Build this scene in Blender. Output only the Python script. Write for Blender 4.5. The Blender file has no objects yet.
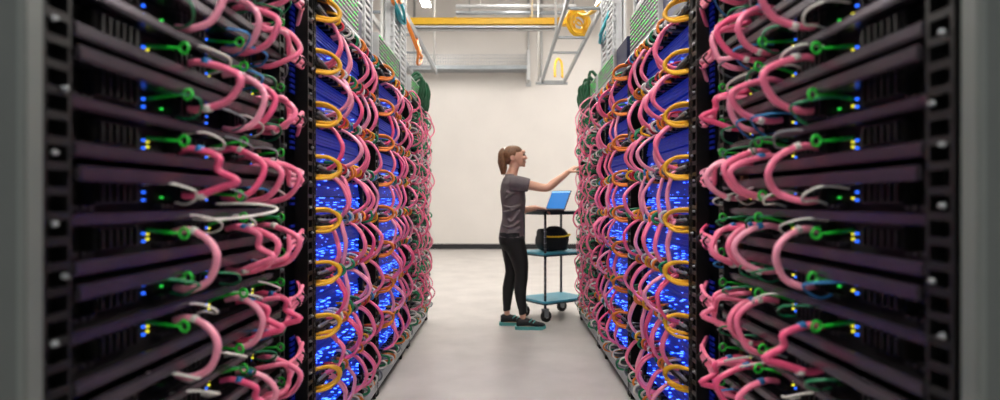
import bpy, bmesh, math, random
from mathutils import Vector, Matrix
random.seed(11)
scene = bpy.context.scene
C = scene.collection
PI = math.pi

# ------------------------------------------------------------------ camera
CAM_H = 1.17
F_PX = 600.0                       # focal length in pixels of the 1000 px frame
cd = bpy.data.cameras.new('camera')
cam = bpy.data.objects.new('camera', cd); C.objects.link(cam)
cam.location = (0, 0, CAM_H); cam.rotation_euler = (PI/2, 0, 0)
cd.sensor_width = 36.0; cd.lens = 36.0*F_PX/1000.0
cd.shift_x = -0.005
cd.clip_start = 0.02
cd.dof.use_dof = True; cd.dof.focus_distance = 3.5; cd.dof.aperture_fstop = 1.4
scene.camera = cam

# ------------------------------------------------------------------ world, exposure
w = bpy.data.worlds.new('world'); scene.world = w; w.use_nodes = True
w.node_tree.nodes['Background'].inputs[0].default_value = (0.9, 0.95, 1.0, 1)
w.node_tree.nodes['Background'].inputs[1].default_value = 0.40
vs = scene.view_settings
vs.view_transform = 'Standard'; vs.look = 'None'; vs.exposure = 0.0; vs.gamma = 1.0; vs.use_curve_mapping = False
LIGHT = 68.0                       # emission of the ceiling tubes

# ------------------------------------------------------------------ materials
def lin(c):
    c /= 255.0
    return c/12.92 if c <= 0.04045 else ((c+0.055)/1.055)**2.4
def rgb(t): return (lin(t[0]), lin(t[1]), lin(t[2]), 1)
M = {}
def mat(name, col, rough=0.5, metal=0.0, emit=None, es=0.0, noise=0.0, scale=20.0, bump=0.0, spec=0.5, coat=0.0):
    m = bpy.data.materials.new(name); m.use_nodes = True
    nt = m.node_tree; b = nt.nodes['Principled BSDF']
    b.inputs['Base Color'].default_value = rgb(col)
    b.inputs['Roughness'].default_value = rough
    b.inputs['Metallic'].default_value = metal
    b.inputs['Specular IOR Level'].default_value = spec
    b.inputs['Coat Weight'].default_value = coat
    if emit:
        b.inputs['Emission Color'].default_value = rgb(emit); b.inputs['Emission Strength'].default_value = es
    if noise or bump:
        tc = nt.nodes.new('ShaderNodeTexCoord'); n = nt.nodes.new('ShaderNodeTexNoise')
        n.inputs['Scale'].default_value = scale; n.inputs['Detail'].default_value = 5
        nt.links.new(tc.outputs['Object'], n.inputs['Vector'])
        if noise:
            r = nt.nodes.new('ShaderNodeValToRGB')
            c = rgb(col)
            r.color_ramp.elements[0].color = tuple(max(0, x*(1-noise)) for x in c[:3])+(1,)
            r.color_ramp.elements[1].color = tuple(min(1, x*(1+noise)) for x in c[:3])+(1,)
            r.color_ramp.elements[0].position = .3; r.color_ramp.elements[1].position = .7
            nt.links.new(n.outputs['Fac'], r.inputs['Fac']); nt.links.new(r.outputs['Color'], b.inputs['Base Color'])
        if bump:
            bp = nt.nodes.new('ShaderNodeBump'); bp.inputs['Strength'].default_value = bump; bp.inputs['Distance'].default_value = .01
            nt.links.new(n.outputs['Fac'], bp.inputs['Height']); nt.links.new(bp.outputs['Normal'], b.inputs['Normal'])
    M[name] = m
    return m
mat('wall', (228, 224, 219), .85, noise=.03, scale=1.2)
mat('ceiling', (176, 172, 168), .9, noise=.05, scale=2)
mat('floor', (196, 192, 188), .38, noise=.11, scale=2.6, bump=.02, spec=.5)
mat('baseboard', (26, 28, 32), .5, noise=.1)
mat('black_metal', (9, 9, 10), .45, .2, noise=.2, scale=30)
mat('black_matte', (5, 5, 6), .65, noise=.2, scale=30)
mat('bar_grey', (92, 86, 94), .24, .8, noise=.12, scale=14)
mat('panel_grey', (88, 94, 92), .6, .1, noise=.06, scale=5)
mat('edge_grey', (108, 114, 111), .5, .1, noise=.05, scale=5)
mat('steel', (150, 156, 160), .38, .6, noise=.1, scale=12)
mat('galv', (196, 198, 198), .5, .25, noise=.08, scale=12)
mat('white_paint', (228, 228, 224), .5, noise=.03)
mat('dark_cover', (52, 48, 52), .4, .3, noise=.15)
mat('navy', (24, 34, 78), .45, .2, noise=.15)
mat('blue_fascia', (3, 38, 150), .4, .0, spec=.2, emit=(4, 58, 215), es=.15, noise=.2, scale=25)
mat('blue_dim', (10, 26, 110), .5, .0, emit=(8, 40, 200), es=.10, noise=.2, scale=25)
mat('led_blue', (40, 110, 255), .3, emit=(40, 105, 255), es=1.9)
mat('led_pale', (150, 200, 255), .3, emit=(120, 180, 255), es=1.3)
mat('led_green', (60, 255, 90), .3, emit=(50, 235, 80), es=.9)
mat('led_yellow', (240, 240, 60), .3, emit=(240, 230, 50), es=1.4)
mat('pink', (250, 122, 158), .36, noise=.08, scale=25, coat=.15)
mat('pink_pale', (249, 156, 182), .36, noise=.08, scale=25, coat=.15)
mat('pink_deep', (242, 92, 138), .36, noise=.08, scale=25, coat=.15)
mat('yellow', (236, 178, 34), .38, noise=.08, coat=.15)
mat('orange', (226, 128, 44), .4, noise=.08, coat=.15)
mat('green', (22, 132, 84), .4, noise=.1, coat=.15)
mat('green_dark', (20, 84, 52), .45, noise=.15)
mat('white_cable', (222, 220, 214), .4, noise=.05, coat=.1)
mat('grey_cable', (120, 124, 132), .4, noise=.08)
mat('red', (206, 40, 62), .4, noise=.08, coat=.15)
mat('blue_cable', (44, 130, 196), .4, noise=.08)
mat('aqua', (66, 176, 190), .4, noise=.08)
mat('brown', (118, 66, 36), .5, noise=.15, scale=40)
mat('black_tie', (10, 10, 10), .5)
mat('tab_green', (30, 190, 52), .35)
mat('duct_yellow', (240, 190, 30), .45, noise=.05)
mat('lamp', (255, 250, 240), .5, emit=(255, 249, 243), es=LIGHT)
# floor: two scales of noise, roughness variation
def floor_extra():
    nt = M['floor'].node_tree; b = nt.nodes['Principled BSDF']
    tc = nt.nodes.new('ShaderNodeTexCoord'); n = nt.nodes.new('ShaderNodeTexNoise')
    n.inputs['Scale'].default_value = 9; n.inputs['Detail'].default_value = 8; n.inputs['Roughness'].default_value = .7
    mr = nt.nodes.new('ShaderNodeMapRange'); mr.inputs['To Min'].default_value = .22; mr.inputs['To Max'].default_value = .48
    nt.links.new(tc.outputs['Object'], n.inputs['Vector']); nt.links.new(n.outputs['Fac'], mr.inputs['Value'])
    nt.links.new(mr.outputs['Result'], b.inputs['Roughness'])
floor_extra()

# ------------------------------------------------------------------ mesh helpers
class MB:
    """collects geometry; build() links it as ONE mesh object"""
    def __init__(s): s.v = []; s.f = []; s.smooth = []
    def add(s, vs_, fs, smooth=False):
        o = len(s.v); s.v += [tuple(p) for p in vs_]
        s.f += [tuple(i+o for i in f) for f in fs]; s.smooth += [smooth]*len(fs)
        return s
    def box(s, x0, x1, y0, y1, z0, z1, bev=0.0):
        x0, x1 = min(x0, x1), max(x0, x1); y0, y1 = min(y0, y1), max(y0, y1); z0, z1 = min(z0, z1), max(z0, z1)
        if bev <= 0:
            v = [(x, y, z) for z in (z0, z1) for y in (y0, y1) for x in (x0, x1)]
            return s.add(v, [(0,2,3,1), (4,5,7,6), (0,1,5,4), (2,6,7,3), (0,4,6,2), (1,3,7,5)])
        bm = bmesh.new(); bmesh.ops.create_cube(bm, size=1)
        for p in bm.verts: p.co = Vector(((x0+x1)/2+p.co.x*(x1-x0), (y0+y1)/2+p.co.y*(y1-y0), (z0+z1)/2+p.co.z*(z1-z0)))
        bmesh.ops.bevel(bm, geom=bm.edges[:], offset=bev, segments=2, affect='EDGES')
        return s.bm(bm)
    def bm(s, bm, smooth=False):
        bm.verts.index_update()
        s.add([v.co[:] for v in bm.verts], [tuple(v.index for v in f.verts) for f in bm.faces], smooth); bm.free(); return s
    def tube(s, pts, r, n=8, cap=True, sub=4, radii=None):
        pts = [Vector(p) for p in pts]
        if sub > 1 and len(pts) > 2:
            out = []; rr = []
            for i in range(len(pts)-1):
                p0 = pts[max(i-1, 0)]; p1 = pts[i]; p2 = pts[i+1]; p3 = pts[min(i+2, len(pts)-1)]
                for k in range(sub):
                    t = k/sub
                    out.append(0.5*((2*p1)+(p2-p0)*t+(2*p0-5*p1+4*p2-p3)*t*t+(3*p1-p0-3*p2+p3)*t**3))
                    if radii: rr.append(radii[i]*(1-t)+radii[i+1]*t)
            out.append(pts[-1])
            if radii: rr.append(radii[-1]); radii = rr
            pts = out
        N = len(pts); vs_ = []; nrm = None
        for i in range(N):
            t = (pts[min(i+1, N-1)]-pts[max(i-1, 0)])
            t = t.normalized() if t.length > 1e-9 else Vector((0, 0, 1))
            if nrm is None:
                a = Vector((0, 0, 1)) if abs(t.z) < .9 else Vector((1, 0, 0))
                nrm = t.cross(a).normalized()
            else:
                nrm = (nrm-t*nrm.dot(t))
                nrm = nrm.normalized() if nrm.length > 1e-6 else t.orthogonal().normalized()
            b = t.cross(nrm); R = radii[i] if radii else r
            for k in range(n):
                a = 2*PI*k/n
                vs_.append(pts[i]+nrm*(R*math.cos(a))+b*(R*math.sin(a)))
        fs = [(i*n+k, i*n+(k+1) % n, (i+1)*n+(k+1) % n, (i+1)*n+k) for i in range(N-1) for k in range(n)]
        if cap: fs += [tuple(reversed(range(n))), tuple(range((N-1)*n, N*n))]
        return s.add(vs_, fs, True)
    def loft(s, rings, n=20):
        """rings: (center, axis_a vector, axis_b vector) ellipses"""
        vs_ = []
        for c, a, b in rings:
            c = Vector(c); a = Vector(a); b = Vector(b)
            for k in range(n):
                t = 2*PI*k/n; vs_.append(c+a*math.cos(t)+b*math.sin(t))
        N = len(rings)
        fs = [(i*n+k, i*n+(k+1) % n, (i+1)*n+(k+1) % n, (i+1)*n+k) for i in range(N-1) for k in range(n)]
        fs += [tuple(reversed(range(n))), tuple(range((N-1)*n, N*n))]
        return s.add(vs_, fs, True)
    def ell(s, c, r, rot=None, u=20, v=12):
        bm = bmesh.new(); bmesh.ops.create_uvsphere(bm, u_segments=u, v_segments=v, radius=1)
        m = Matrix.Translation(c) @ (rot.to_4x4() if rot else Matrix.Identity(4)) @ Matrix.Diagonal((r[0], r[1], r[2], 1))
        bmesh.ops.transform(bm, matrix=m, verts=bm.verts[:]); return s.bm(bm, True)
    def cyl(s, p, q, r, n=12, r2=None): return s.tube([p, q], r, n, True, 1, radii=[r, r if r2 is None else r2])
    def mesh(s, name, material):
        me = bpy.data.meshes.new(name); me.from_pydata([tuple(p) for p in s.v], [], s.f)
        me.polygons.foreach_set('use_smooth', s.smooth); me.update()
        bm = bmesh.new(); bm.from_mesh(me); bmesh.ops.recalc_face_normals(bm, faces=bm.faces[:]); bm.to_mesh(me); bm.free()
        mm = material if isinstance(material, (list, tuple)) else [material]
        for k in mm: me.materials.append(M[k])
        return me
    def build(s, name, material, parent=None, loc=(0, 0, 0)): return ob(name, s.mesh(name, material), parent, loc)
def ob(name, me, parent=None, loc=(0, 0, 0)):
    o = bpy.data.objects.new(name, me); C.objects.link(o); o.location = loc
    if parent: o.parent = parent
    return o
def tag(o, label=None, cat=None, group=None, kind=None):
    if label: o['label'] = label
    if cat: o['category'] = cat
    if group: o['group'] = group
    if kind: o['kind'] = kind
    return o
def thing(name, label, cat, loc=(0, 0, 0), group=None, rz=0):
    o = ob(name, None, None, loc); o.rotation_euler = (0, 0, rz)
    return tag(o, label, cat, group)
def struct(o): o['kind'] = 'structure'; return o
def copy_tree(o, parent=None):
    c = o.copy(); C.objects.link(c); c.parent = parent
    for ch in list(o.children): copy_tree(ch, c)
    return c

# ------------------------------------------------------------------ the room
WALL_Y = 14.3
struct(MB().box(-7, 7, -4, WALL_Y, -.1, 0).build('floor', 'floor'))
struct(MB().box(-7, 7, -4, WALL_Y+.1, 6.0, 6.1).build('ceiling', 'ceiling'))
struct(MB().box(-7, 7, WALL_Y, WALL_Y+.1, 0, 6.0).build('wall_back', 'wall'))
struct(MB().box(-7.1, -7, -4, WALL_Y+.1, 0, 6.0).build('wall_left', 'wall'))
struct(MB().box(7, 7.1, -4, WALL_Y+.1, 0, 6.0).build('wall_right', 'wall'))
struct(MB().box(-7, 7, WALL_Y-.02, WALL_Y, 0, .125, .004).build('baseboard_back', 'baseboard'))
# suspended linear lamps (all but one end above the frame)
lampshare = {}
def lamp(x, y, z, label):
    t = thing('ceiling_light', label, 'light', (x, y, z), 'suspended strip lights above the aisle')
    if z not in lampshare:
        h = MB().box(-.09, .09, -.75, .75, .02, .09, .01)
        h.cyl((0, -.5, .09), (0, -.5, 6.0-z), .006, 6); h.cyl((0, .5, .09), (0, .5, 6.0-z), .006, 6)
        lampshare[z] = h.mesh('housing', 'white_paint')
        lampshare['d'] = MB().box(-.08, .08, -.74, .74, 0, .019).mesh('diffuser', 'lamp')
    ob('housing', lampshare[z], t); ob('diffuser', lampshare['d'], t)
for y in (1.6, 4.3, 7.2, 10.1, 12.0):
    for x in (-2.8, 0.0, 2.8):
        if y > 11: x = {-2.8: -1.66, 0.0: 2.0, 2.8: 4.4}[x]  # one end in view; unseen lamps at the sides added to light the wall
        lamp(x, y, 5.27 if y > 8 else 3.95, 'white strip light hung over the racks' if y > 8 else 'white strip light added unseen behind the camera to brighten the nearest racks')

lamp(0, -.9, 3.95, 'white strip light added unseen behind the camera to brighten the nearest racks')  # added out of view to brighten the cables of the nearest racks

# ------------------------------------------------------------------ racks
W = {-1: .76, 1: .738}
SIDE = {-1: 'row behind person', 1: 'row person reaches'}
RACK = {0: 'rack by grey panel', 1: 'second rack', 2: 'third rack', 3: 'last rack'}
BODY = {-4: "shin", -3: "knee", -2: "thigh", -1: "waist", 0: "chest", 1: "shoulder", 2: "head"}
ROWS = range(-4, 4)
PER = .2145
def HP(k): return 1.24+PER*k            # height of shelf pair k
def lvl(k): return 'above head height' if k == 3 else 'at %s height' % BODY[k]
U0 = {0: .98, 1: 2.38, 2: 3.58, 3: 4.78}; U1 = {0: 2.38, 1: 3.58, 2: 4.78, 3: 5.90}
TU = {0: (1.06, 2.02), 1: (2.41, 3.20), 2: (3.61, 4.40), 3: (4.86, 5.82)}
TOP = 1.97
cache = {}
def shared(key, fn):
    if key not in cache: cache[key] = fn()
    return cache[key]

def rack_post(s, width, depth=.05, back=True):
    def mk():
        m = MB(); t = .008
        for u in (0, width-t): m.box(0, s*depth, u, u+t, 0, TOP)
        h = .02
        while h < TOP-.03:
            m.box(0, s*.006, t, width-t, h, h+.014); h += .0429
        if back: m.box(s*.03, s*depth, t, width-t, 0, TOP)
        return m.mesh('rack_post', 'black_metal')
    return shared(('post', s, width, back), mk)
def screw(s):
    return shared(('screw', s), lambda: MB().cyl((0, 0, 0), (-s*.006, 0, 0), .005, 10).cyl((-s*.006, 0, 0), (-s*.009, 0, 0), .0035, 10).mesh('screw', 'steel'))
def build_rack(s, i):
    near = i == 0
    t = thing('server_rack', ('black open server rack, %s, %s' % (RACK[i], SIDE[s])), 'server rack', (s*W[s], U0[i], 0), 'server racks lining the aisle')
    L = U1[i]-U0[i]; tu = (TU[i][0]-U0[i], TU[i][1]-U0[i])
    D = 1.0
    # base rail: grey sill with black underside
    b = MB().box(-s*.0, s*.09, .004, L-.004, .035, .115, .006).build('base_rail', 'steel', t)
    MB().box(s*.02, s*D, .01, L-.01, 0.0, .035).build('plinth', 'black_matte', t)
    MB().box(s*.09, s*D, .01, L-.01, .036, .10).build('base_floor', 'black_matte', t)
    MB().box(s*(D-.02), s*D, 0, L, .10, TOP).build('rear_panel', 'black_matte', t)
    MB().box(s*.0, s*D, 0, L, TOP, TOP+.02).build('top_panel', 'black_metal', t)
    for u in (0, L-.02):
        MB().box(s*.06, s*D, u, u+.02, .1, TOP).build('side_panel', 'black_matte', t)
    ws = (.066, .045, .06) if near else (.028, .03, .05)
    us = (0.006, tu[1]+.004, L-ws[2]-.006)
    for wd, u in zip(ws, us):
        p = ob('rack_post', rack_post(s, wd, back=not (near and u > 1)), t, (0, u, .0))
        p.location.z = .0
        if near:
            h = .5
            while h < 1.9:
                ob('screw', screw(s), p, (0, wd*.5+(.012 if int(h*100) % 2 else -.012), h+random.uniform(-.02, .02))); h += .107
    if near:
        m = MB(); h = .14
        while h < TOP-.03:
            if (h/PER) % 1 > .3: m.box(s*.052, s*.060, L-.10, L-.024, h, h+.010)
            h += .0215
        tag(m.build('blue_glimpse_bars', 'blue_dim', t), kind='stuff')  # added glowing bars standing in for the next rack's blue panel behind the post
    # vertical cable trunk in the channel beside the trays
    cu0, cu1 = tu[1]+.05, L-ws[2]-(.09 if near else .02)
    if cu1-cu0 > .06:
        n = 5
        for q in range(n):
            u = cu0+(cu1-cu0)*(q+.5)/n
            m = MB(); m.tube([(s*(.09+.02*math.sin(q*2+h*.9)), u+.012*math.sin(h*.8+q), .12+h*.158) for h in range(13)], .014, 7, sub=2)
            o = m.build('vertical_trunk', 'brown' if q % 2 == 0 else 'black_matte', t)
        for q in range(9):
            MB().box(s*.06, s*.075, cu0-.03, cu1+.03, .3+q*PER-.012, .3+q*PER+.012, .002).build('cross_strap', 'black_metal', t)
    return t

# ---- dark tray (racks beside the end panels and at the far end)
TL = .96
COLS = (.03, .32, .61, .90)
def dark_tray(s, i, k):
    h0 = HP(k)-PER
    t = thing('server_tray', 'black green-tabbed server tray %s, %s, %s' % (lvl(k), RACK[i], SIDE[s]), 'server',
              (s*W[s], TU[i][0], h0), 'black server trays')
    def chassis():
        m = MB(); m.box(s*.075, s*.85, .004, TL-.004, .012, PER-.012); return m.mesh('chassis', 'black_matte')
    ob('chassis', shared(('ch', s), chassis), t)
    def bar(z0, z1, d0, deep):
        m = MB(); m.box(s*d0, s*(d0+.012), 0, TL, z0, z1, .004)      # lip
        m.box(s*(d0+.01), s*.075, .0, TL, z0, z0+.004)               # plate behind the lip
        return m
    ob('upper_shelf', shared(('b1', s), lambda: bar(PER-.036, PER-.008, -.008, 0).mesh('upper_shelf', 'bar_grey')), t)
    ob('middle_shelf', shared(('b2', s), lambda: bar(PER/2-.010, PER/2+.012, .012, 0).mesh('middle_shelf', 'bar_grey')), t)
    ob('lower_shelf', shared(('b3', s), lambda: bar(.008, .034, .0, 0).mesh('lower_shelf', 'bar_grey')), t)
    def module():
        m = MB(); m.box(s*.045, s*.075, 0, .15, 0, .05, .003)
        for q in range(6): m.box(s*.037, s*.045, .012+q*.022, .020+q*.022, .006, .044)
        return m.mesh('module', 'black_metal')
    def ports():
        m = MB()
        for b in (.045, .135):
            for c in COLS:
                for q in range(3):
                    u = c+.035+q*.022
                    if u > TL-.02: continue
                    m.box(s*.05, s*.074, u, u+.016, b-.012, b-.001, .002)
        return m.mesh('port_row', 'dark_cover')
    for b in (.042, .135):
        for c in COLS[:-1]:
            ob('module', shared(('mod', s), module), t, (0, c+.085, b))
    tag(ob('port_row', shared(('prt', s), ports), t), kind='stuff')
    def leds(kind):
        def f():
            m = MB(); rnd = random.Random(5)
            for b in (.055, .15):
                for c in COLS:
                    if kind == 'blue':
                        for q in range(2):
                            z = b-.008+q*.018
                            m.box(s*.069, s*.0745, c-.003, c+.003, z, z+.005)
                            if q == 2 and b > .1: m.box(s*.069, s*.0745, c-.014, c-.010, z, z+.004)
                    elif kind == 'yellow':
                        if s < 0 and b > .1: continue
                        m.box(s*.069, s*.0745, c+.014, c+.018, b-.004, b+.001)
                        if b < .1: m.box(s*.069, s*.0745, c+.014, c+.018, b+.008, b+.012)
                    else:
                        for q in range(2):
                            u = c+.05+rnd.random()*.18 + (9 if c < .1 else 0)
                            if u < TL-.01: m.box(s*.069, s*.0745, u, u+.005, b-.002, b+.003)
            return m.mesh(kind+'_lights', 'led_'+kind)
        return f
    for kind in ('blue', 'yellow', 'green'):
        tag(ob(kind+'_lights', shared(('led', kind, s), leds(kind)), t), kind='stuff')
    def tab(v):
        def f():
            m = MB(); L_ = .075
            dz = (.012, -.008, .02)[v]; du = (.004, -.012, .014)[v]
            m.tube([(s*.075, 0, 0), (s*.03, du*.5, dz*.7), (-s*.004, du, dz)], .005, 6, sub=4, radii=[.006, .005, .0035])
            c = Vector((-s*.018, du, dz))
            m.tube([c+Vector((s*.0125*math.cos(a*PI/5), .0045*math.cos(a*PI/5), .0125*math.sin(a*PI/5))) for a in range(11)], .0037, 6, sub=1)
            return m.mesh('pull_tab', 'tab_green')
        return f
    for ci, c in enumerate(COLS):
        if ci == 0: continue
        for b, on in ((.075, True), (.165, (ci+k) % 2 == 0)):
            if on:
                v = (ci+k*3+int(b*50)) % 3
                ob('pull_tab', shared(('tab', s, v), tab(v)), t, (0, min(c+.02, TL-.02), b))
    return t

# ---- blue tray
BL = .79
def blue_tray(s, i, k):
    h0 = HP(k)-.135                       # bottom of the blue fascia
    t = thing('server_tray', 'blue glowing server tray %s, %s, %s' % (lvl(k), RACK[i], SIDE[s]), 'server',
              (s*W[s], TU[i][0], h0), 'blue server trays')
    ob('chassis', shared(('bch', s), lambda: MB().box(s*.05, s*.85, .002, BL-.002, -.005, PER-.035).mesh('chassis', 'black_matte')), t)
    lit = k <= 0
    def fascia(z0, z1, tilt):
        def f():
            m = MB()
            v = []
            for u in (.004, BL-.004):
                v += [(s*(.016+tilt), u, z1), (s*.016, u, z0), (s*.05, u, z0), (s*.05, u, z1)]
            m.add(v, [(0, 1, 5, 4), (1, 2, 6, 5), (2, 3, 7, 6), (3, 0, 4, 7), (0, 3, 2, 1), (4, 5, 6, 7)])
            for q in range(4):             # ribs on the panel
                z = z0+(z1-z0)*(q+.6)/4.4
                m.box(s*(.012+tilt*(q+.6)/4.4), s*.03, .01, BL-.01, z, z+.0025)
            return m.mesh('fascia', 'blue_fascia')
        return f
    ob('upper_fascia', shared(('f1', s), fascia(.082, .150, .012)), t)
    ob('lower_fascia', shared(('f2', s), fascia(.004, .077, .010)), t)
    def dots(kind):
        def f():
            rnd = random.Random(k*7+i+s); m = MB()
            if lit: n = 70 if kind == 'blue' else 46
            else: n = 16 if kind == 'blue' else 9
            for q in range(n):
                blk = rnd.randrange(9)
                u = .02+blk*.085+rnd.randrange(6)*.010
                z = .012+rnd.randrange(7 if lit else 4)*.010
                if lit and rnd.random() < .22: z += .075
                if u > BL-.02: continue
                d = .0125 if z < .08 else .020
                m.box(s*(d-.004), s*(d+.01), u, u+.0046, z, z+.0034)
            return m.mesh(kind+'_lights', 'led_pale' if kind == 'pale' else 'led_blue')
        return f
    for kind in ('blue', 'pale'):
        tag(ob(kind+'_lights', shared(('dots', kind, k, i, s), dots(kind)), t), kind='stuff')
    def socks(z):
        def f():
            m = MB()
            for q in range(12):
                u = .03+q*.064
                m.box(s*(-.004), s*.045, u, u+.03, z-.011, z+.011, .002)
            return m.mesh('port_row', 'black_metal')
        return f
    tag(ob('upper_port_row', shared(('s1', s), socks(.164)), t), kind='stuff')
    tag(ob('lower_port_row', shared(('s2', s), socks(-.012)), t), kind='stuff')
    return t

for s in (-1, 1):
    for i in range(4):
        build_rack(s, i)
        for k in ROWS:
            if i in (0, 3): dark_tray(s, i, k)
            else: blue_tray(s, i, k)

# grey end panels beside the first racks
for s in (-1, 1):
    x = s*(W[s]-.004+(.012 if s > 0 else 0))
    t = thing('end_panel', 'plain grey steel end panel closing the %s' % SIDE[s], 'panel', (x, .945, 0), 'grey end panels')
    MB().box(0, s*1.05, 0, .028, 0, 2.35, .004).build('panel_sheet', 'panel_grey', t)
    MB().box(-s*.004, s*.012, -.004, .034, 0, 2.355, .003).build('edge_trim', 'edge_grey', t)

# ------------------------------------------------------------------ cables
def place(name, me, s, u, h, label, cat='cable', group=None):
    o = ob(name, me, None, (s*W[s], u, h))
    return tag(o, label, cat, group or label)
PN = {'pink': 'pink', 'pink_pale': 'pale pink', 'pink_deep': 'deep pink'}
PINKS = ('pink', 'pink', 'pink_pale', 'pink_deep', 'pink')
def pink_near(s, v):
    """loop straddling a shelf pair; local origin = face plane, pair height"""
    def f():
        r = random.Random(40+v); j = lambda a: r.uniform(-a, a)
        hh = .058+j(.012); pr = .085+j(.022); tw = j(.035)
        pts = [(s*.05, j(.006), hh+.004), (s*.012, tw*.2, hh+.010), (-s*pr*.6, tw*.6, hh*.80), (-s*pr, tw, j(.015)), (-s*pr*.62, tw*.8+j(.02), -hh*.82), (s*.008, tw*.2, -hh-.012), (s*.05, j(.006), -hh-.008)]
        if v % 8 == 3:   # hooked S-shape
            pts[3] = (-s*pr*.55, tw+.02, .004); pts.insert(4, (-s*pr*1.1, tw+.01, -.022))
        return MB().tube(pts, .0092, 8, sub=4).mesh('pink_cable', PINKS[v % 5]), pts
    return shared(('pn', s, v), f)
def sleeve(s, v, which):
    """coloured tape band close to the end of a near loop"""
    def f():
        me, pts = pink_near(s, v)
        a, b = (Vector(pts[1]), Vector(pts[2])) if which == 0 else (Vector(pts[-2]), Vector(pts[-3]))
        p = a.lerp(b, .18); q = a.lerp(b, .42)
        bulge = Vector((0, 0, .004 if which == 0 else -.004))
        return MB().cyl(p+bulge, q+bulge*1.4, .0104, 8).mesh('tape_band', 'blue_cable' if (v+which) % 2 else 'white_cable')
    return shared(('sl', s, v, which), f)
def tie(s):
    return shared(('tie', s), lambda: MB().tube([(.0, 0, .022), (s*.022, 0, .0), (0, 0, -.022), (-s*.022, 0, 0), (0, 0, .022)], .004, 6, sub=4).mesh('cable_tie', 'black_tie'))
def pink_lead(s, v):
    """from the tray edge across the post into the channel"""
    def f():
        r = random.Random(90+v); j = lambda a: r.uniform(-a, a)
        dz = (-.014, .002, .016)[v % 3]
        pts = [(s*.04, -.13+j(.03), .05*(-1)**v+j(.02)), (-s*.045, -.09+j(.02), .045*(-1)**v), (-s*.04, -.03, dz*1.3+j(.01)), (-s*.024, .06, dz), (-s*.018, .13, dz*1.2), (-s*.0, .22, dz+.012+j(.01)), (s*.05, .30, .05*(-1)**v)]
        return MB().tube(pts, .0082, 7, sub=4).mesh('pink_cable', PINKS[v % 5])
    return shared(('pl', s, v), f)
def pink_loop(s, v):
    """C-shaped loop in front of a blue tray; origin at bottom of fascia"""
    def f():
        r = random.Random(300+v); j = lambda a: r.uniform(-a, a)
        pr = .075+j(.03)+(.02 if v % 3 == 0 else 0); top = .165+j(.012); bot = -.008+j(.016); du = j(.05)+.015
        mid = (top+bot)/2+j(.015)
        pts = [(s*.02, 0, top), (-s*.02, du*.15, top+.006), (-s*pr*.72, du*.55, top-.032), (-s*pr, du, mid), (-s*pr*.78, du*.9, bot+.035), (-s*.022, du*.45, bot+.002), (s*.02, du*.3, bot)]
        return MB().tube(pts, .0066+.0006*(v % 3), 8, sub=4).mesh('pink_cable', PINKS[(v*2+v//3) % 5])
    return shared(('pp', s, v), f)
rnd = random.Random(77)
LEADC = ('white', 'green', 'grey', 'white', 'blue', 'green')
# near racks: loops over the shelf pairs, leads into the channel, thin white leads
for s in (-1, 1):
    side = SIDE[s]
    for k in range(-3, 4):
        lab = '%%s cable looped over shelves %s, rack by grey panel, %s' % (lvl(k), side)
        for q, u in enumerate((1.49, 1.72, 1.80, 1.95)):
            v = rnd.randrange(16)
            uu = u+rnd.uniform(-.025, .025)
            o = place('pink_cable', pink_near(s, v)[0], s, uu, HP(k)+rnd.uniform(-.008, .008), lab % PN[pink_near(s, v)[0].materials[0].name])
            ob('tape_band', sleeve(s, v, 0), o); 
            if v % 2: ob('tape_band', sleeve(s, v, 1), o)
        lab2 = '%%s cable tied into channel %s, rack by grey panel, %s' % (lvl(k), side)
        for q in range(3):
            v = rnd.randrange(4)*3+q
            o = place('pink_cable', pink_lead(s, v), s, 2.03, HP(k)+.0, lab2 % PN[pink_lead(s, v).materials[0].name])
            if q == 0: ob('cable_tie', tie(s), o, (-s*.022, .07, 0)); ob('cable_tie', tie(s), o, (-s*.016, .15, .004))
        def white_lead(v):
            def f():
                r = random.Random(500+v); j = lambda a: r.uniform(-a, a); ln = .07+.05*r.random()
                pts = [(s*.05, 0, .02+j(.01)), (-s*.0, .01, .024), (-s*(.03+.03*r.random()), ln*.4, .01+j(.01)), (-s*.02, ln*.9, -.012), (s*.02, ln*1.15, -.02+j(.012)), (s*.05, ln*1.2, -.02)]
                return MB().tube(pts, .0034, 6, sub=4).mesh('white_cable', LEADC[v % 6]+('' if LEADC[v % 6] == 'green' else '_cable'))
            return shared(('wl', s, v), f)
        for q, u in enumerate((1.36, 1.48, 1.60, 1.68, 1.76, 1.86, 1.92)):
            v = rnd.randrange(12); nm = LEADC[v % 6]
            place(nm+'_cable', white_lead(v), s, u+rnd.uniform(-.03, .03), HP(k)-PER+(.075 if q % 2 else .15)+rnd.uniform(-.01, .01),
                  'thin %s lead in tray %s, rack by grey panel, %s' % (nm, lvl(k), side), group='thin %s leads %s, %s' % (nm, lvl(k), side))
        # the long flat white loop
    if s > 0: continue
    me = MB().tube([(s*.04, -.02, -.004), (-s*.02, .0, -.006), (-s*.055, .12, .0), (-s*.085, .20, .012), (-s*.07, .235, .024), (-s*.03, .16, .034), (s*.04, .10, .034)], .0044, 7, sub=5).mesh('white_cable', 'white_cable')
    place('white_cable', me, s, 1.56, HP(0)-PER+.10, 'long flat white cable loop on black tray at chest level, %s' % side)

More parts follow.
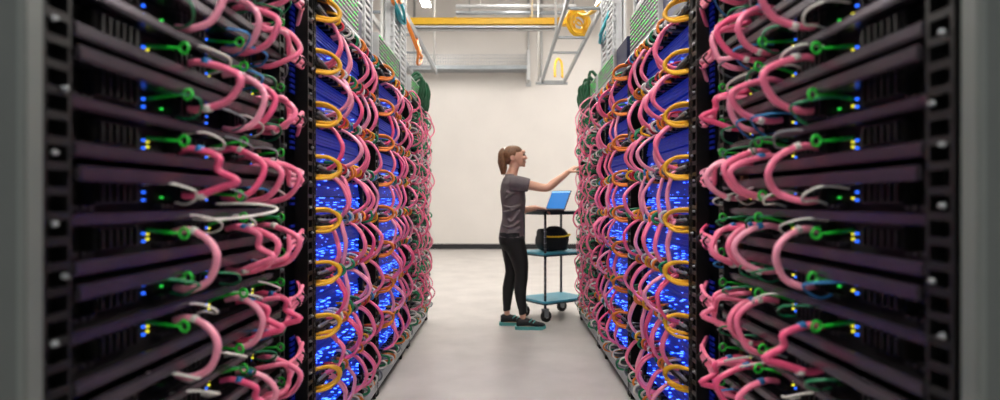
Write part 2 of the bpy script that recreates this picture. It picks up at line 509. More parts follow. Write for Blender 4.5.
# second rack: individual pink loops; later racks: one mass of loops
rest = MB()
def bake(m, me, loc, kx=1.0):
    m.add([Vector((v.co.x*kx, v.co.y, v.co.z))+Vector(loc) for v in me.vertices], [tuple(p.vertices) for p in me.polygons], True)
def blue_us():
    us = []
    for g, u in enumerate((.12, .29, .46, .63, .82)):
        uu = u+rnd.uniform(-.03, .03)
        us += [uu, uu+.018+rnd.uniform(0, .012)]
    return us
rest_pink = {m: MB() for m in ('pink', 'pink_pale', 'pink_deep')}
for s in (-1, 1):
    for i in (1, 2):
        for k in ROWS:
            for n_, u in enumerate(blue_us()):
                if n_ % 2 == 0: v = rnd.randrange(24); dh = rnd.uniform(-.012, .008)
                me = pink_loop(s, v); h = HP(k)-.135+dh+(n_ % 2)*rnd.uniform(-.006, .006)
                if i == 1:
                    place('pink_cable', me, s, TU[i][0]+u, h, '%s cable looped before blue tray %s, second rack, %s' % (PN[me.materials[0].name], lvl(k), SIDE[s]))
                else: bake(rest_pink[me.materials[0].name], me, (s*W[s], TU[i][0]+u, h))
    for k in list(ROWS):
        for q in range(10):
            v = rnd.randrange(24); me = pink_loop(s, v)
            u = TU[3][0]+.02+q*.098+rnd.uniform(-.04, .04)
            bake(rest_pink[me.materials[0].name], me, (s*W[s], u, HP(k)-(.135 if q % 2 else .05)+rnd.uniform(-.05, .05)), rnd.uniform(.55, 1.0))
def joined_stuff(name, groups, label, cat):
    m = MB(); idx = []; names = []
    for n_, g in groups.items():
        m.add(g.v, g.f, True); idx += [len(names)]*len(g.f); names.append(n_)
    me = m.mesh(name, names); me.polygons.foreach_set('material_index', idx); me.update()
    return tag(ob(name, me), label, cat, kind='stuff')
joined_stuff('pink_cables', rest_pink, 'mass of pink cables looping over the third and last racks on both sides', 'cables')

# coloured hoops strung between the blue trays
def col_fat(c): return c in ('green', 'orange', 'yellow')
def hoop(s, v, colour, size):
    def f():
        r = random.Random(800+v*3+int(size*100)); j = lambda a: r.uniform(-a, a)
        hh = size*(.5+j(.06)); pr = size*(.78+j(.15)); du = j(.03)+.012
        pts = [(s*.04, 0, hh), (-s*.0, du*.2, hh*1.05), (-s*pr*.75, du*.7, hh*.72), (-s*pr, du, j(.006)), (-s*pr*.75, du, -hh*.72), (s*.0, du*.7, -hh*1.02), (s*.04, du*.6, -hh)]
        return MB().tube(pts, (.0068 if col_fat(colour) else .0056) if size < .07 else .0075, 7, sub=4).mesh('cable', colour)
    return shared(('hp', s, v, colour, size), f)
def big_hoop(s, v, colour):
    def f():
        r = random.Random(900+v); j = lambda a: r.uniform(-a, a)
        hh = .040+j(.006)
        pts = [(s*.03, -.01, hh*.9), (-s*.006, .012, hh), (-s*.04, .05, hh*.92), (-s*.066, .082, hh*.4), (-s*.068, .086, -hh*.35), (-s*.044, .055, -hh*.9), (-s*.012, .018, -hh), (s*.03, -.01, -hh*.9)]
        return MB().tube(pts, .0078, 8, sub=4).mesh('cable', colour)
    return shared(('bh', s, v, colour), f)
SEQ = (('grey_cable', .05), ('red', .06), ('green', .065), ('white_cable', .05), ('blue_cable', .05), ('green', .055), ('orange', .06), ('white_cable', .06), ('yellow', .06), ('grey_cable', .055), ('orange', .065), ('white_cable', .05), ('red', .05), ('orange', .055))
CN = {'grey_cable': 'grey', 'white_cable': 'white', 'blue_cable': 'blue', 'red': 'red', 'green': 'green', 'orange': 'orange', 'yellow': 'yellow'}
for s in (-1, 1):
    for i in (1, 2):
        for k in ROWS:
            hb = HP(k)+.062
            where = '%s, %s, %s' % (lvl(k), RACK[i], SIDE[s])
            for q in range(2):
                col = 'yellow' if i == 1 else 'orange'
                place(col+'_cable', big_hoop(s, q+2*(k % 2), col), s, TU[i][0]+.0+q*.018, hb+(.0 if q == 0 else .004),
                      'fat %s cable hoop beside post %s' % (col, where))
            seq = list(SEQ); rnd.shuffle(seq)
            for q, (col, size) in enumerate(seq):
                v = rnd.randrange(5)
                place(CN[col]+'_cable', hoop(s, v, col, size), s, TU[i][0]+.16+q*.062+rnd.uniform(-.012, .012), hb+rnd.uniform(-.012, .010),
                      '%s cable hoop between trays %s' % (CN[col], where))
            # dark strands running along behind the hoops
            def strand(q):
                return lambda: MB().tube([(-s*(.004+.010*math.sin(a+q*2)), a*.19, .006*math.cos(a*1.7+q)+(q-1)*.02) for a in range(7)], .0075, 6, sub=3).mesh('cable', ('black_matte', 'grey_cable', 'black_matte')[q])
            for q in range(3):
                nm = ('black', 'grey', 'black')[q]
                place(nm+'_cable', shared(('st', s, q), strand(q)), s, TU[i][0]-.005, hb, '%s cable running lengthwise behind hoops %s' % (nm, where))
# tangles: last racks and the space under the lowest trays
tang = {m: MB() for m in ('white_cable', 'green', 'grey_cable', 'orange')}
for s in (-1, 1):
    for k in ROWS:
        for q in range(16):
            col = ('white_cable', 'green', 'grey_cable', 'green')[q % 4]
            me = hoop(s, rnd.randrange(5), col, (.05, .065)[q % 2])
            bake(tang[col], me, (s*W[s], TU[3][0]+q*.06+rnd.uniform(-.02, .02), HP(k)-(.02 if q % 2 else .13)+rnd.uniform(-.03, .03)))
    for i in (1, 2, 3):
        for q in range(18):
            col = ('white_cable', 'green', 'grey_cable', 'white_cable', 'orange')[q % 5]
            me = hoop(s, rnd.randrange(5), col, (.05, .065)[q % 2])
            bake(tang[col], me, (s*W[s], U0[i]+.05+q*.06+rnd.uniform(-.02, .02), .165+rnd.uniform(-.02, .03)))
joined_stuff('tangled_leads', tang, 'tangle of thin white, green and grey leads low on the racks and at their ends', 'cables')

# ------------------------------------------------------------------ on top of the racks
for s in (-1, 1):
    for i in (1, 2, 3):
        u0, u1 = TU[i]
        sh = .26 if i == 1 else .19
        if i == 3: u1 = U1[i]-.45
        elif s < 0: u1 = u0+.70
        else: u0, u1 = u0+.48, u0+1.13
        L = u1-u0
        t = thing('network_switch', 'silver network switch with rows of green lights atop %s, %s' % (RACK[i], SIDE[s]), 'switch', (s*W[s], u0, TOP+.02), 'switches on top of the racks')
        MB().box(s*.0, s*.5, 0, L, .035, sh, .004).build('chassis', 'galv', t)
        # sloping dark cover under the switch face
        v = []
        for u in (-.02, L+.02): v += [(-s*.03, u, -.012), (s*.05, u, -.012), (s*.05, u, .036), (s*.0, u, .036)]
        MB().add(v, [(0, 1, 2, 3), (4, 7, 6, 5), (0, 3, 7, 4), (1, 0, 4, 5), (2, 1, 5, 6), (3, 2, 6, 7)]).build('sloping_cover', 'dark_cover', t)
        def grid(kind):
            m = MB(); n = int(L/.022)
            for r_ in range(int((sh-.045)/.0225)):
                for q in range(n):
                    u = .012+q*.022; z = .045+r_*.0225
                    if kind == 'port': m.box(-s*.002, s*.01, u, u+.015, z, z+.011)
                    elif random.random() < .36: m.box(-s*.003, s*.006, u+.004, u+.010, z+.0125, z+.017)
            return m
        tag(grid('port').build('port_row', 'black_metal', t), kind='stuff')
        tag(grid('led').build('green_lights', 'led_green', t), kind='stuff')
        bx_ = (L+.01, L+.16) if s < 0 or i == 3 else (-.36, -.01)
        MB().box(s*.02, s*.4, bx_[0], bx_[1], .0, .20, .004).build('side_box', 'navy', t)
    # slotted vertical cable managers above the channels
    for i in (1, 2):
        u0 = (3.19, 4.29)[i-1]; L = (.40, .52)[i-1]
        t = thing('cable_manager', 'light grey slotted upright cable manager above %s, %s' % (RACK[i], SIDE[s]), 'cable manager', (s*W[s], u0, TOP+.02+(0 if s < 0 else (.262, .192)[i-1])), 'slotted cable managers above the racks')
        Hh = .78
        for u in (0, L/2-.01, L-.02): MB().box(s*.03, s*.10, u, u+.02, 0, Hh, .003).build('upright', 'galv', t)
        sl = shared(('slat', s, i), lambda: MB().box(s*.04, s*.06, .0, L, 0, .022, .002).mesh('slat', 'galv'))
        for q in range(19): ob('slat', sl, t, (0, 0, .01+q*.0405))
        MB().box(s*.11, s*.13, 0, L, 0, Hh).build('back_plate', 'white_paint', t)
    # black clamp bars above posts
    # green cables heaped at the top of the last rack
    for q in range(9):
        r = random.Random(q+s); j = lambda a: r.uniform(-a, a)
        u = 5.15+q*.075
        m = MB().tube([(s*.2, u-.05, TOP+.03), (s*.02, u-.02, TOP+.26+j(.06)), (-s*.03+j(.02), u, TOP+.22+j(.05)), (-s*.02, u+.02, TOP+.10), (s*.03, u+.04, TOP-.02)], .014, 7, sub=5)
        o = m.build('green_cable', 'green_dark', None, (s*W[s], 0, 0))
        tag(o, 'dark green cable drooping over the top of the last rack, %s' % SIDE[s], 'cable', 'green cables atop last rack, %s' % SIDE[s])

# ------------------------------------------------------------------ overhead ladders, duct, coil
def ladder(xa, xb, z, y0, y1, rungs, label):
    t = thing('cable_ladder', label, 'cable ladder', ((xa+xb)/2, y0, z), 'overhead cable ladders')
    hw = abs(xb-xa)/2; L = y1-y0
    for x in (-hw, hw): MB().box(x-.012, x+.012, 0, L, -.03, .03, .003).build('side_rail', 'steel', t)
    me = MB().box(-hw, hw, -.014, .014, -.014, .008, .003).mesh('rung', 'steel')
    for y in rungs: ob('rung', me, t, (0, y-y0, 0))
    rod = MB().cyl((0, 0, 0), (0, 0, 6.0-z), .012, 8).mesh('hanger_rod', 'white_paint')
    return t, rod, hw
t, rod, hw = ladder(.50, .80, 2.77, 2.6, 8.1, (3.2, 4.1, 5.0, 5.9, 6.5, 8.08), 'steel cable ladder hung above the %s' % SIDE[1])
for x, y in ((-hw, 5.9), (-hw-.05, 8.05), (hw, 4.0)): ob('hanger_rod', rod, t, (x, y-2.6, 0))
MB().box(-hw-.09, hw+.04, 8.04-2.6, 8.08-2.6, -.05, -.02, .003).build('cross_bracket', 'steel', t)
t, rod, hw = ladder(-1.16, -.86, 2.77, 2.6, 7.5, (3.0, 3.7, 4.4, 5.1, 5.8, 6.5, 7.2), 'steel cable ladder hung above the %s' % SIDE[-1])
for x, y in ((-hw, 4.0), (hw, 7.3)): ob('hanger_rod', rod, t, (x, y-2.6, 0))
# yellow duct crossing the aisle
t = thing('fibre_duct', 'yellow fibre duct crossing high above the aisle', 'duct', (0, 6.6, 3.09))
m = MB(); m.box(-1.05, .72, -.045, .045, 0, .006); m.box(-1.05, .72, -.05, -.044, 0, .062, .002); m.box(-1.05, .72, .044, .05, 0, .062, .002)
m.build('trough', 'duct_yellow', t)
MB().box(-1.05, .72, -.055, .055, .062, .072, .002).build('lid', 'duct_yellow', t)
for x in (-.55, .27): MB().box(x, x+.015, -.06, .06, -.006, .08, .002).build('joint_collar', 'duct_yellow', t)
t2 = thing('support_channel', 'pale steel support channel under the yellow duct', 'channel', (0, 6.6, 3.04))
MB().box(-1.15, .6, -.05, .05, 0, .01).box(-1.15, .6, -.05, -.042, 0, .035).box(-1.15, .6, .042, .05, 0, .035).build('channel_body', 'galv', t2)
for x in (-1.1, .3): MB().cyl((x, .07, 0), (x, .07, 2.96), .01, 8).build('hanger_rod', 'white_paint', t2)
# coil of yellow fibre
m = MB(); r = random.Random(3)
for q in range(16):
    R = .14-.0055*q+r.uniform(-.012, .012); cx = r.uniform(-.015, .015); cz = r.uniform(-.02, .02); y = r.uniform(-.06, .06); tl = r.uniform(-.35, .35)
    m.tube([(cx+R*math.cos(a*PI/8), y+R*math.sin(a*PI/8)*tl*.6+R*math.cos(a*PI/8)*.5, cz+R*math.sin(a*PI/8)*1.05) for a in range(17)], .0085, 6, cap=False, sub=1)
tag(m.build('yellow_coil', 'duct_yellow', None, (.79, 6.45, 3.07)), 'coil of yellow fibre cable hanging at the end of the duct', 'cable coil')
for q in range(3):
    m = MB().tube([(.78+q*.012, 6.35, 3.15), (.80+q*.01, 6.0, 3.02), (.82+q*.012, 5.5, 2.92), (.82+q*.014, 5.0, 2.86), (.80, 4.4, 2.84), (.79, 3.4, 2.84), (.78, 2.7, 2.84)], .014, 7, sub=5)
    tag(m.build('yellow_cable', 'duct_yellow'), 'yellow fibre cable lying along the ladder from the coil', 'cable', 'yellow fibre cables on the ladder')
for q in range(2):
    m = MB().tube([(.86+q*.03, 5.0, 3.6), (.87+q*.03, 4.95, 3.0), (.86+q*.03, 4.9, 2.6), (.9, 4.85, 2.35)], .022, 8, sub=5)
    tag(m.build('ochre_cable', 'orange' if q else 'yellow'), 'thick %s cable dropping from above onto the managers, %s' % ('orange' if q else 'yellow', SIDE[1]), 'cable')
m = MB().tube([(.66, 7.9, 2.79), (.66, 7.92, 2.95), (.70, 7.95, 3.04), (.75, 7.95, 2.98), (.76, 7.95, 2.79)], .016, 8, sub=5)
tag(m.build('yellow_cable', 'duct_yellow'), 'short yellow cable arc standing on the far end of the ladder', 'cable')
def drape(x, y, h, col, name, label, n, s):
    for q in range(n):
        r = random.Random(q*7+n+int(h*10)); j = lambda a: r.uniform(-a, a)
        m = MB().tube([(x+s*.06+j(.01), y-.35, 2.75), (x+j(.03)-s*.02, y-.15, h-.02+j(.03)), (x+j(.03)-s*.03, y, h-.07+j(.04)), (x+j(.03), y+.2, h-.01+j(.03)), (x+s*.06, y+.45, 2.75)], .012, 7, sub=5)
        tag(m.build(name, col), label, 'cable', label)
drape(-.80, 4.45, 2.58, 'aqua', 'aqua_cable', 'aqua fibre cable sagging above the %s' % SIDE[-1], 4, -1)
drape(-.80, 4.25, 2.66, 'orange', 'orange_cable', 'orange fibre cable sagging above the %s' % SIDE[-1], 2, -1)
drape(-.80, 5.4, 2.50, 'orange', 'orange_cable', 'orange fibre cable sagging beyond the aqua ones, %s' % SIDE[-1], 2, -1)
drape(.80, 4.75, 2.52, 'aqua', 'aqua_cable', 'aqua fibre cable sagging above the %s' % SIDE[1], 3, 1)

# ------------------------------------------------------------------ on the far wall
t = thing('cable_basket', 'long steel wire cable basket fixed high on the far wall', 'cable basket', (0, 13.9, 4.18))
MB().box(-3.2, .55, -.10, .30, 0, .09, .004).build('beam', 'steel', t)
wm = MB()
for q in range(64): wm.box(-3.2+q*.059, -3.2+q*.059+.008, -.10, -.092, .09, .33)
for z in (.17, .25, .33): wm.box(-3.2, .55, -.10, -.092, z-.004, z+.004)
tag(wm.build('wire_mesh', 'steel', t), kind='stuff')
MB().box(.50, .58, -.12, .30, -.25, .45, .01).build('end_bracket', 'galv', t)
for q, (x0, x1, h, y, mt_, nm) in enumerate(((-.9, 1.3, 4.72, 11.0, 'galv', 'pale blue-grey'), (-.9, 1.5, 4.60, 11.0, 'steel', 'grey'), (-.7, 1.0, 4.46, 11.0, 'wall', 'beige'))):
    m = MB().cyl((x0, y, h), (x1, y, h), .035, 12)
    for x in (x0+.25, x1-.25): m.cyl((x, y, h), (x, y, 6.0), .008, 6)
    tag(m.build('ceiling_pipe', mt_), '%s pipe running crosswise under the ceiling' % nm, 'pipe', 'crosswise ceiling pipes')
for x, h0, r_, nm in ((.56, 3.9, .025, 'thin grey conduit running up the wall beside the basket end'), (.86, 3.98, .035, 'white conduit running up the wall right of the basket'), (-2.15, 3.6, .02, 'thin grey conduit running up the wall behind the basket')):
    o = MB().cyl((x, 14.24, h0), (x, 14.24, 6.0), r_, 10).box(x-.06, x+.06, 14.2, 14.3, h0-.03, h0+.1, .01).build('conduit', 'galv')
    tag(o, nm, 'conduit', None)

# ------------------------------------------------------------------ cart with laptop and bag
A = Vector((.385, 5.75)); bvec = Vector((-.195, .28)); cvec = Vector((.40, .28))
ang = math.atan2(cvec.y, cvec.x); cw = cvec.length; bw = bvec.length
ctr = A+(bvec+cvec)/2
cart = thing('utility_cart', 'three-shelf cart with teal shelves and dark posts beside the person', 'cart', (ctr.x, ctr.y, 0), None, ang)
mat('teal', (74, 160, 184), .4, .1, noise=.06)
mat('teal_dark', (38, 62, 72), .4, .2, noise=.06)
mat('post_dark', (62, 64, 70), .35, .6, noise=.1)
ov = .045
def shelf(z, top):
    o = MB().box(-cw/2-ov, cw/2+ov, -bw/2-ov, bw/2+ov, z-.022, z, .006).build('shelf', top, cart)
    MB().box(-cw/2-ov-.004, cw/2+ov+.004, -bw/2-ov-.004, bw/2+ov+.004, z-.032, z-.014, .006).build('shelf_rim', 'teal_dark', o)
shelf(.20, 'teal'); shelf(.66, 'teal'); shelf(1.06, 'teal_dark')
for sx in (-1, 1):
    for sy in (-1, 1):
        x, y = sx*cw/2, sy*bw/2
        p = MB().cyl((x, y, .10), (x, y, 1.055), .0125, 12).build('post', 'post_dark', cart)
        for z in range(14): MB().cyl((x, y, .26+z*.055), (x, y, .264+z*.055), .0145, 10).build('groove_ring', 'steel', p) if (sx, sy) == (-1, -1) else None
        cst = MB().box(x-.03, x+.03, y-.025, y+.025, .118, .130, .003).box(x-.026, x+.026, y-.024, y-.019, .05, .12).box(x-.026, x+.026, y+.019, y+.024, .05, .12).build('caster', 'steel', cart)
        MB().cyl((x+.01, y-.016, .055), (x+.01, y+.016, .055), .055, 20).build('wheel', 'black_matte', cst)
        MB().cyl((x+.01, y-.019, .055), (x+.01, y+.019, .055), .02, 14).build('wheel_hub', 'galv', cst)
# laptop: hinge direction (.53,-.85)
mat('laptop_body', (70, 74, 80), .35, .5, noise=.05)
mat('keys', (24, 25, 28), .5)
mat('screen', (30, 110, 190), .25, emit=(40, 128, 205), es=.45)
mat('screen_bar', (120, 180, 225), .25, emit=(130, 190, 230), es=.8)
HZ = 1.062
hin0 = Vector((.405, 5.98)); hd = Vector((.53, -.85)).normalized(); fd = Vector((-.85, -.53)).normalized()
lap = thing('laptop', 'open laptop with bright blue screen on the top of the cart', 'laptop', (hin0.x+.5*.31*hd.x, hin0.y+.5*.31*hd.y, HZ), None, math.atan2(hd.y, hd.x))
# local x along hinge, local -y or +y the facing side
side_y = 1 if Vector((-math.sin(lap.rotation_euler.z), math.cos(lap.rotation_euler.z))).dot(fd) > 0 else -1
MB().box(-.155, .155, 0, side_y*.215, 0, .014, .004).build('base', 'laptop_body', lap)
kb = MB()
for a in range(12):
    for b in range(4): kb.box(-.14+a*.0235, -.14+a*.0235+.019, side_y*(.03+b*.026), side_y*(.03+b*.026+.02), .014, .017)
tag(kb.build('keyboard', 'keys', lap), kind='stuff')
MB().box(-.045, .045, side_y*.15, side_y*.20, .0135, .0150).build('touchpad', 'steel', lap)
lid = ob('lid', MB().box(-.155, .155, -.004, .004, 0, .205, .003).mesh('lid', 'laptop_body'), lap, (0, 0, .012)); lid.rotation_euler = (side_y*math.radians(24), 0, 0)
MB().box(-.145, .145, side_y*.0042, side_y*.0052, .012, .182).build('display', 'screen', lid)
MB().box(-.145, .145, side_y*.0042, side_y*.0053, .182, .197).build('display_bar', 'screen_bar', lid)

# tool bag
mat('bag', (14, 15, 20), .75, noise=.25, scale=60, bump=.15)
mat('bag_yellow', (240, 205, 40), .6, noise=.1)
bag = thing('tool_bag', 'black fabric tool bag with yellow stripe on the middle cart shelf', 'bag', (ctr.x-.015, ctr.y, .662), None, ang*.55)
bm = bmesh.new(); bmesh.ops.create_cube(bm, size=1)
bmesh.ops.subdivide_edges(bm, edges=bm.edges[:], cuts=5, use_grid_fill=True)
for v in bm.verts:
    x, y, z = v.co*2
    n_ = (abs(x)**5+abs(y)**5+abs(z)**5)**.2
    x, y, z = x/n_, y/n_, z/n_
    tp = 1-.10*max(0, z)-.05*max(0, -z)
    v.co = Vector((x*.155*tp+.006*math.sin(z*5), y*.115*tp, (z+.95)*.118+.010*math.sin(x*4)))
    if v.co.z < 0: v.co.z = 0
MB().bm(bm, True).build('bag_body', 'bag', bag)
MB().tube([(-.12, -.120, .150), (-.05, -.127, .146), (.05, -.127, .146), (.11, -.122, .154), (.150, -.10, .160), (.160, -.06, .165)], .0095, 6, sub=4).build('yellow_stripe', 'bag_yellow', bag)
MB().tube([(-.08, -.05, .205), (-.06, -.05, .232), (0, -.05, .24), (.06, -.05, .232), (.08, -.05, .205)], .009, 8, sub=4).build('carry_handle', 'bag', bag)
MB().box(-.10, .02, -.132, -.11, .02, .115, .008).build('front_pocket', 'bag', bag)

# ------------------------------------------------------------------ the person
mat('skin', (222, 172, 146), .5, noise=.04, scale=12)
mat('shirt', (112, 104, 106), .85, noise=.10, scale=24, bump=.2)
mat('leggings', (13, 13, 15), .7, noise=.15, scale=18, bump=.1)
mat('hair', (112, 76, 48), .5, noise=.35, scale=70, bump=.4)
mat('hair_tip', (150, 104, 62), .5, noise=.3, scale=70, bump=.4)
mat('shoe_black', (22, 26, 28), .6, noise=.2, scale=60)
mat('shoe_teal', (92, 170, 166), .5, noise=.1)
mat('lip', (176, 98, 92), .5)
mat('eye_dark', (40, 28, 24), .3)
PY = 5.52
person = thing('person', 'person in grey t-shirt and black leggings reaching toward the cabled rack', 'person', (.1, PY, 0))
def remeshed(mb, voxel, name, material, smooth_it=6, parent=person):
    me = mb.mesh(name, material); o = bpy.data.objects.new(name, me); C.objects.link(o)
    md = o.modifiers.new('r', 'REMESH'); md.mode = 'VOXEL'; md.voxel_size = voxel; md.use_smooth_shade = True
    sm = o.modifiers.new('s', 'SMOOTH'); sm.factor = .5; sm.iterations = smooth_it
    dg = bpy.context.evaluated_depsgraph_get(); dg.update()
    new = bpy.data.meshes.new_from_object(o.evaluated_get(dg))
    bpy.data.objects.remove(o); new.name = name
    if not new.materials: new.materials.append(M[material])
    new.polygons.foreach_set('use_smooth', [True]*len(new.polygons))
    r_ = ob(name, new, parent, (-.1, -PY, 0))
    return r_
RY, LY = PY-.155, PY+.155           # right (camera side) and left shoulders
# body
b = MB()
X, Y_, Z = Vector((1, 0, 0)), Vector((0, 1, 0)), Vector((0, 0, 1))
def ring(x0, x1, y, hy, z): return ((.5*(x0+x1), y, z), X*(.5*(x1-x0)), Y_*hy)
TORSO = [(-.055, .175, .165, .80), (-.058, .178, .170, .84), (-.044, .172, .150, .92), (-.026, .172, .132, 1.00), (-.026, .186, .130, 1.09), (-.040, .192, .145, 1.17), (-.046, .185, .158, 1.25), (-.036, .150, .168, 1.32), (-.015, .115, .125, 1.372), (.005, .095, .070, 1.395)]
b.loft([ring(a+.014, c-.014, PY, h-.014, z) for a, c, h, z in TORSO])
# neck and head (profile faces +x)
b.loft([ring(-.012, .105, PY, .066, 1.37), ring(.012, .118, PY, .054, 1.42), ring(.036, .130, PY, .049, 1.47), ring(.04, .14, PY, .05, 1.52)])
b.ell((.083, PY, 1.578), (.094, .074, .088))                                # skull
b.loft([ring(.03, .135, PY, .045, 1.60), ring(.045, .186, PY, .062, 1.585), ring(.055, .186, PY, .060, 1.55), ring(.065, .184, PY, .054, 1.52), ring(.09, .182, PY, .042, 1.495), ring(.125, .180, PY, .026, 1.478)])   # face and jaw
b.ell((.168, PY, 1.612), (.020, .052, .020))                                # brow
b.loft([((.182, PY, 1.588), X*.006, Y_*.008), ((.192, PY, 1.568), X*.010, Y_*.010), ((.200, PY, 1.553), X*.012, Y_*.014), ((.186, PY, 1.545), X*.012, Y_*.016)], 10)   # nose
b.ell((.183, PY, 1.524), (.010, .022, .006)); b.ell((.181, PY, 1.513), (.010, .020, .007)); b.ell((.176, PY, 1.487), (.014, .020, .014))
for sy in (-1, 1):
    b.ell((.168, PY+sy*.036, 1.555), (.02, .02, .022))
    b.ell((.066, PY+sy*.073, 1.555), (.020, .009, .030))
# arms
def limb(mb, pts, radii, n=14): mb.tube(pts, .03, n, True, 4, radii=radii)
R_SH, R_EL, R_WR = (.085, RY, 1.325), (.365, RY-.015, 1.278), (.572, PY-.05, 1.423)
L_SH, L_EL, L_WR = (.075, LY, 1.325), (.085, LY+.05, 1.075), (.300, LY+.035, 1.098)
limb(b, [R_SH, (.22, RY-.012, 1.302), R_EL, (.44, PY-.13, 1.322), R_WR], [.052, .043, .036, .037, .024])
limb(b, [L_SH, (.075, LY+.03, 1.20), L_EL, (.17, LY+.05, 1.075), L_WR], [.052, .043, .037, .036, .025])
def hand(mb, wr, d, nrm, curl, sgn):
    """palm along d, palm side -nrm; five fingers"""
    wr = Vector(wr); d = Vector(d).normalized(); nrm = Vector(nrm); nrm = (nrm-d*nrm.dot(d)).normalized(); sd = d.cross(nrm)
    mb.loft([(wr-d*.01, sd*.024, nrm*.018), (wr+d*.03, sd*.034, nrm*.016), (wr+d*.07, sd*.040, nrm*.014), (wr+d*.085, sd*.038, nrm*.011)], 14)
    for q, (off, ln) in enumerate(((-.030, .066), (-.010, .076), (.011, .070), (.030, .054))):
        p = wr+d*.078+sd*off*sgn
        pts = [p]; a = 0
        for sgm in (.42, .33, .25):
            a += curl*(1+.15*q); pts.append(pts[-1]+(d*math.cos(a)-nrm*math.sin(a))*ln*sgm)
        mb.tube(pts, .009, 8, True, 3, radii=[.0100, .0095, .0088, .0072])
    p = wr+d*.025-sd*.028*sgn
    t1 = p+(d*.55-sd*.75*sgn-nrm*.3).normalized()*.04; t2 = t1+(d*.9-sd*.15*sgn-nrm*.35).normalized()*.03
    mb.tube([p, t1, t2], .011, 8, True, 3, radii=[.014, .0115, .0085])
hand(b, R_WR, (.80, .10, .56), (-.45, -.35, .85), .36, -1)
hand(b, L_WR, (.95, -.05, -.16), (.1, .1, 1), .30, 1)
# legs, ankles, feet (mostly under cloth)
RF, LF = PY-.085, PY+.095
RLEG = [((.075, RF+.015, .80), .105), ((.125, RF+.005, .66), .083), ((.150, RF, .50), .060), ((.138, RF, .34), .056), ((.158, RF, .17), .036), ((.165, RF, .07), .034)]
LLEG = [((.050, LF-.015, .80), .105), ((.060, LF-.005, .66), .083), ((.062, LF, .50), .060), ((.030, LF, .34), .055), ((.018, LF, .17), .036), ((.020, LF, .07), .034)]
for leg in (RLEG, LLEG): b.tube([p for p, r_ in leg], .05, 16, True, 4, radii=[max(.028, r_-.010) for p, r_ in leg])
for (ax, fy) in ((.165, RF), (.020, LF)): b.loft([((ax-.045, fy, .04), Y_*.025, Z*.025), ((ax+.05, fy, .045), Y_*.034, Z*.03), ((ax+.15, fy, .03), Y_*.036, Z*.018)], 12)
body = remeshed(b, .0050, 'body', 'skin', 3)
# shirt
b = MB()
b.loft([ring(a, c, PY, h, z) for a, c, h, z in [(-.062, .182, .176, .832)]+TORSO[1:]+[(-.004, .100, .072, 1.408)]], 28)
b.tube([(R_SH[0]-.03, RY+.02, 1.325), (.13, RY-.004, 1.318), (.215, RY-.012, 1.300)], .06, 16, True, 4, radii=[.070, .066, .062])
b.tube([(L_SH[0], LY-.02, 1.325), (.075, LY+.015, 1.25), (.078, LY+.035, 1.15)], .06, 16, True, 4, radii=[.070, .066, .060])
for q in range(7):      # folds
    r = random.Random(q); z = .88+q*.06
    b.tube([(-.03+r.uniform(0, .05), PY-.150+r.uniform(-.006, .012), z), (.06, PY-.148-r.uniform(0, .012), z+r.uniform(-.03, .05)), (.14, PY-.125, z+r.uniform(.0, .09))], .012, 8, True, 4)
remeshed(b, .007, 'shirt', 'shirt', 4)
# leggings
b = MB()
b.loft([ring(-.052, .172, PY, .165, .88), ring(-.060, .178, PY, .176, .82), ring(-.052, .182, PY, .172, .77), ring(-.02, .175, PY, .150, .71)], 26)
for leg in (RLEG, LLEG):
    pts = [p for p, r_ in leg[:-1]]+[(leg[-1][0][0], leg[-1][0][1], .135)]
    b.tube(pts, .05, 18, True, 4, radii=[r_ for p, r_ in leg[:-1]]+[.037])
remeshed(b, .007, 'leggings', 'leggings', 5)
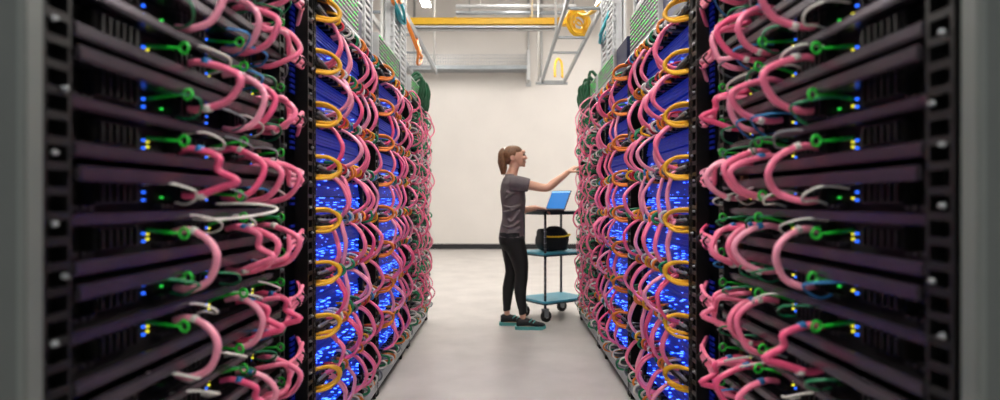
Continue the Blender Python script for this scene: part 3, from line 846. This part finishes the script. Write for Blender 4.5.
# shoes
for ax, fy in ((.165, RF), (.020, LF)):
    u = MB().loft([((ax-.062, fy, .055), Y_*.022, Z*.034), ((ax-.045, fy, .062), Y_*.034, Z*.042), ((ax, fy, .066), Y_*.038, Z*.045), ((ax+.06, fy, .058), Y_*.041, Z*.036), ((ax+.12, fy, .046), Y_*.044, Z*.026), ((ax+.175, fy, .040), Y_*.038, Z*.020), ((ax+.20, fy, .036), Y_*.020, Z*.012)], 18)
    sh = remeshed(u, .006, 'shoe', 'shoe_black', 3)
    prof = [(-.075, .024), (-.05, .036), (0, .039), (.06, .041), (.12, .047), (.17, .042), (.205, .022)]
    v = []; f = []
    for px, hw_ in prof:
        lift = .012 if px > .19 else 0
        v += [(ax+px, fy-hw_, lift), (ax+px, fy+hw_, lift), (ax+px, fy+hw_+.003, .030+lift*.6), (ax+px, fy-hw_-.003, .030+lift*.6)]
    for q in range(len(prof)-1):
        for e in range(4): f.append((q*4+e, q*4+(e+1) % 4, (q+1)*4+(e+1) % 4, (q+1)*4+e))
    f += [(0, 1, 2, 3), tuple((len(prof)-1)*4+e for e in (3, 2, 1, 0))]
    ob('sole', MB().add(v, f).mesh('sole', 'shoe_teal'), sh)
    MB().tube([(ax+.05, fy-.040, .070), (ax+.075, fy-.02, .090), (ax+.075, fy+.02, .090), (ax+.05, fy+.040, .070)], .005, 6, sub=4).tube([(ax+.085, fy-.040, .062), (ax+.105, fy-.02, .078), (ax+.105, fy+.02, .078), (ax+.085, fy+.04, .062)], .005, 6, sub=4).build('laces', 'shoe_teal', sh)
# hair: cap swept back, ponytail
b = MB()
b.ell((.060, PY, 1.588), (.086, .081, .086), Matrix.Rotation(math.radians(12), 3, 'Y'))
b.ell((.092, PY, 1.617), (.074, .070, .056), Matrix.Rotation(math.radians(16), 3, 'Y'))
b.ell((.03, PY, 1.545), (.05, .062, .05))
hair = remeshed(b, .005, 'hair', 'hair', 5)
b = MB().tube([(.010, PY, 1.618), (-.012, PY-.004, 1.626), (-.026, PY-.006, 1.595), (-.026, PY-.008, 1.53), (-.016, PY-.010, 1.46), (-.014, PY-.012, 1.405)], .03, 14, True, 5, radii=[.022, .028, .038, .040, .030, .008])
for q in range(8):
    a = q*PI/4
    b.tube([(-.014+.02*math.cos(a), PY+.02*math.sin(a), 1.605), (-.026+.034*math.cos(a), PY+.034*math.sin(a), 1.53), (-.016+.028*math.cos(a), PY+.028*math.sin(a), 1.46), (-.014+.018*math.cos(a), PY+.018*math.sin(a), 1.41-.010*(q % 3))], .01, 8, True, 4, radii=[.009, .010, .009, .003])
remeshed(b, .005, 'ponytail', 'hair', 2, hair).location = (0, 0, 0)
MB().tube([(.000+.008*math.cos(a*PI/5), PY+.026*math.cos(a*PI/5), 1.624+.026*math.sin(a*PI/5)) for a in range(11)], .007, 6, sub=1).build('hair_band', 'white_cable', hair)
for sy in (-1, 1):
    MB().ell((.172, PY+sy*.033, 1.583), (.012, .015, .007)).build('eye', 'eye_dark', body)
    MB().tube([(.184, PY+sy*.015, 1.607), (.183, PY+sy*.032, 1.611), (.170, PY+sy*.050, 1.605)], .0035, 6, sub=3).build('eyebrow', 'hair', body)
MB().ell((.186, PY, 1.5185), (.009, .019, .0055)).build('lips', 'lip', body)
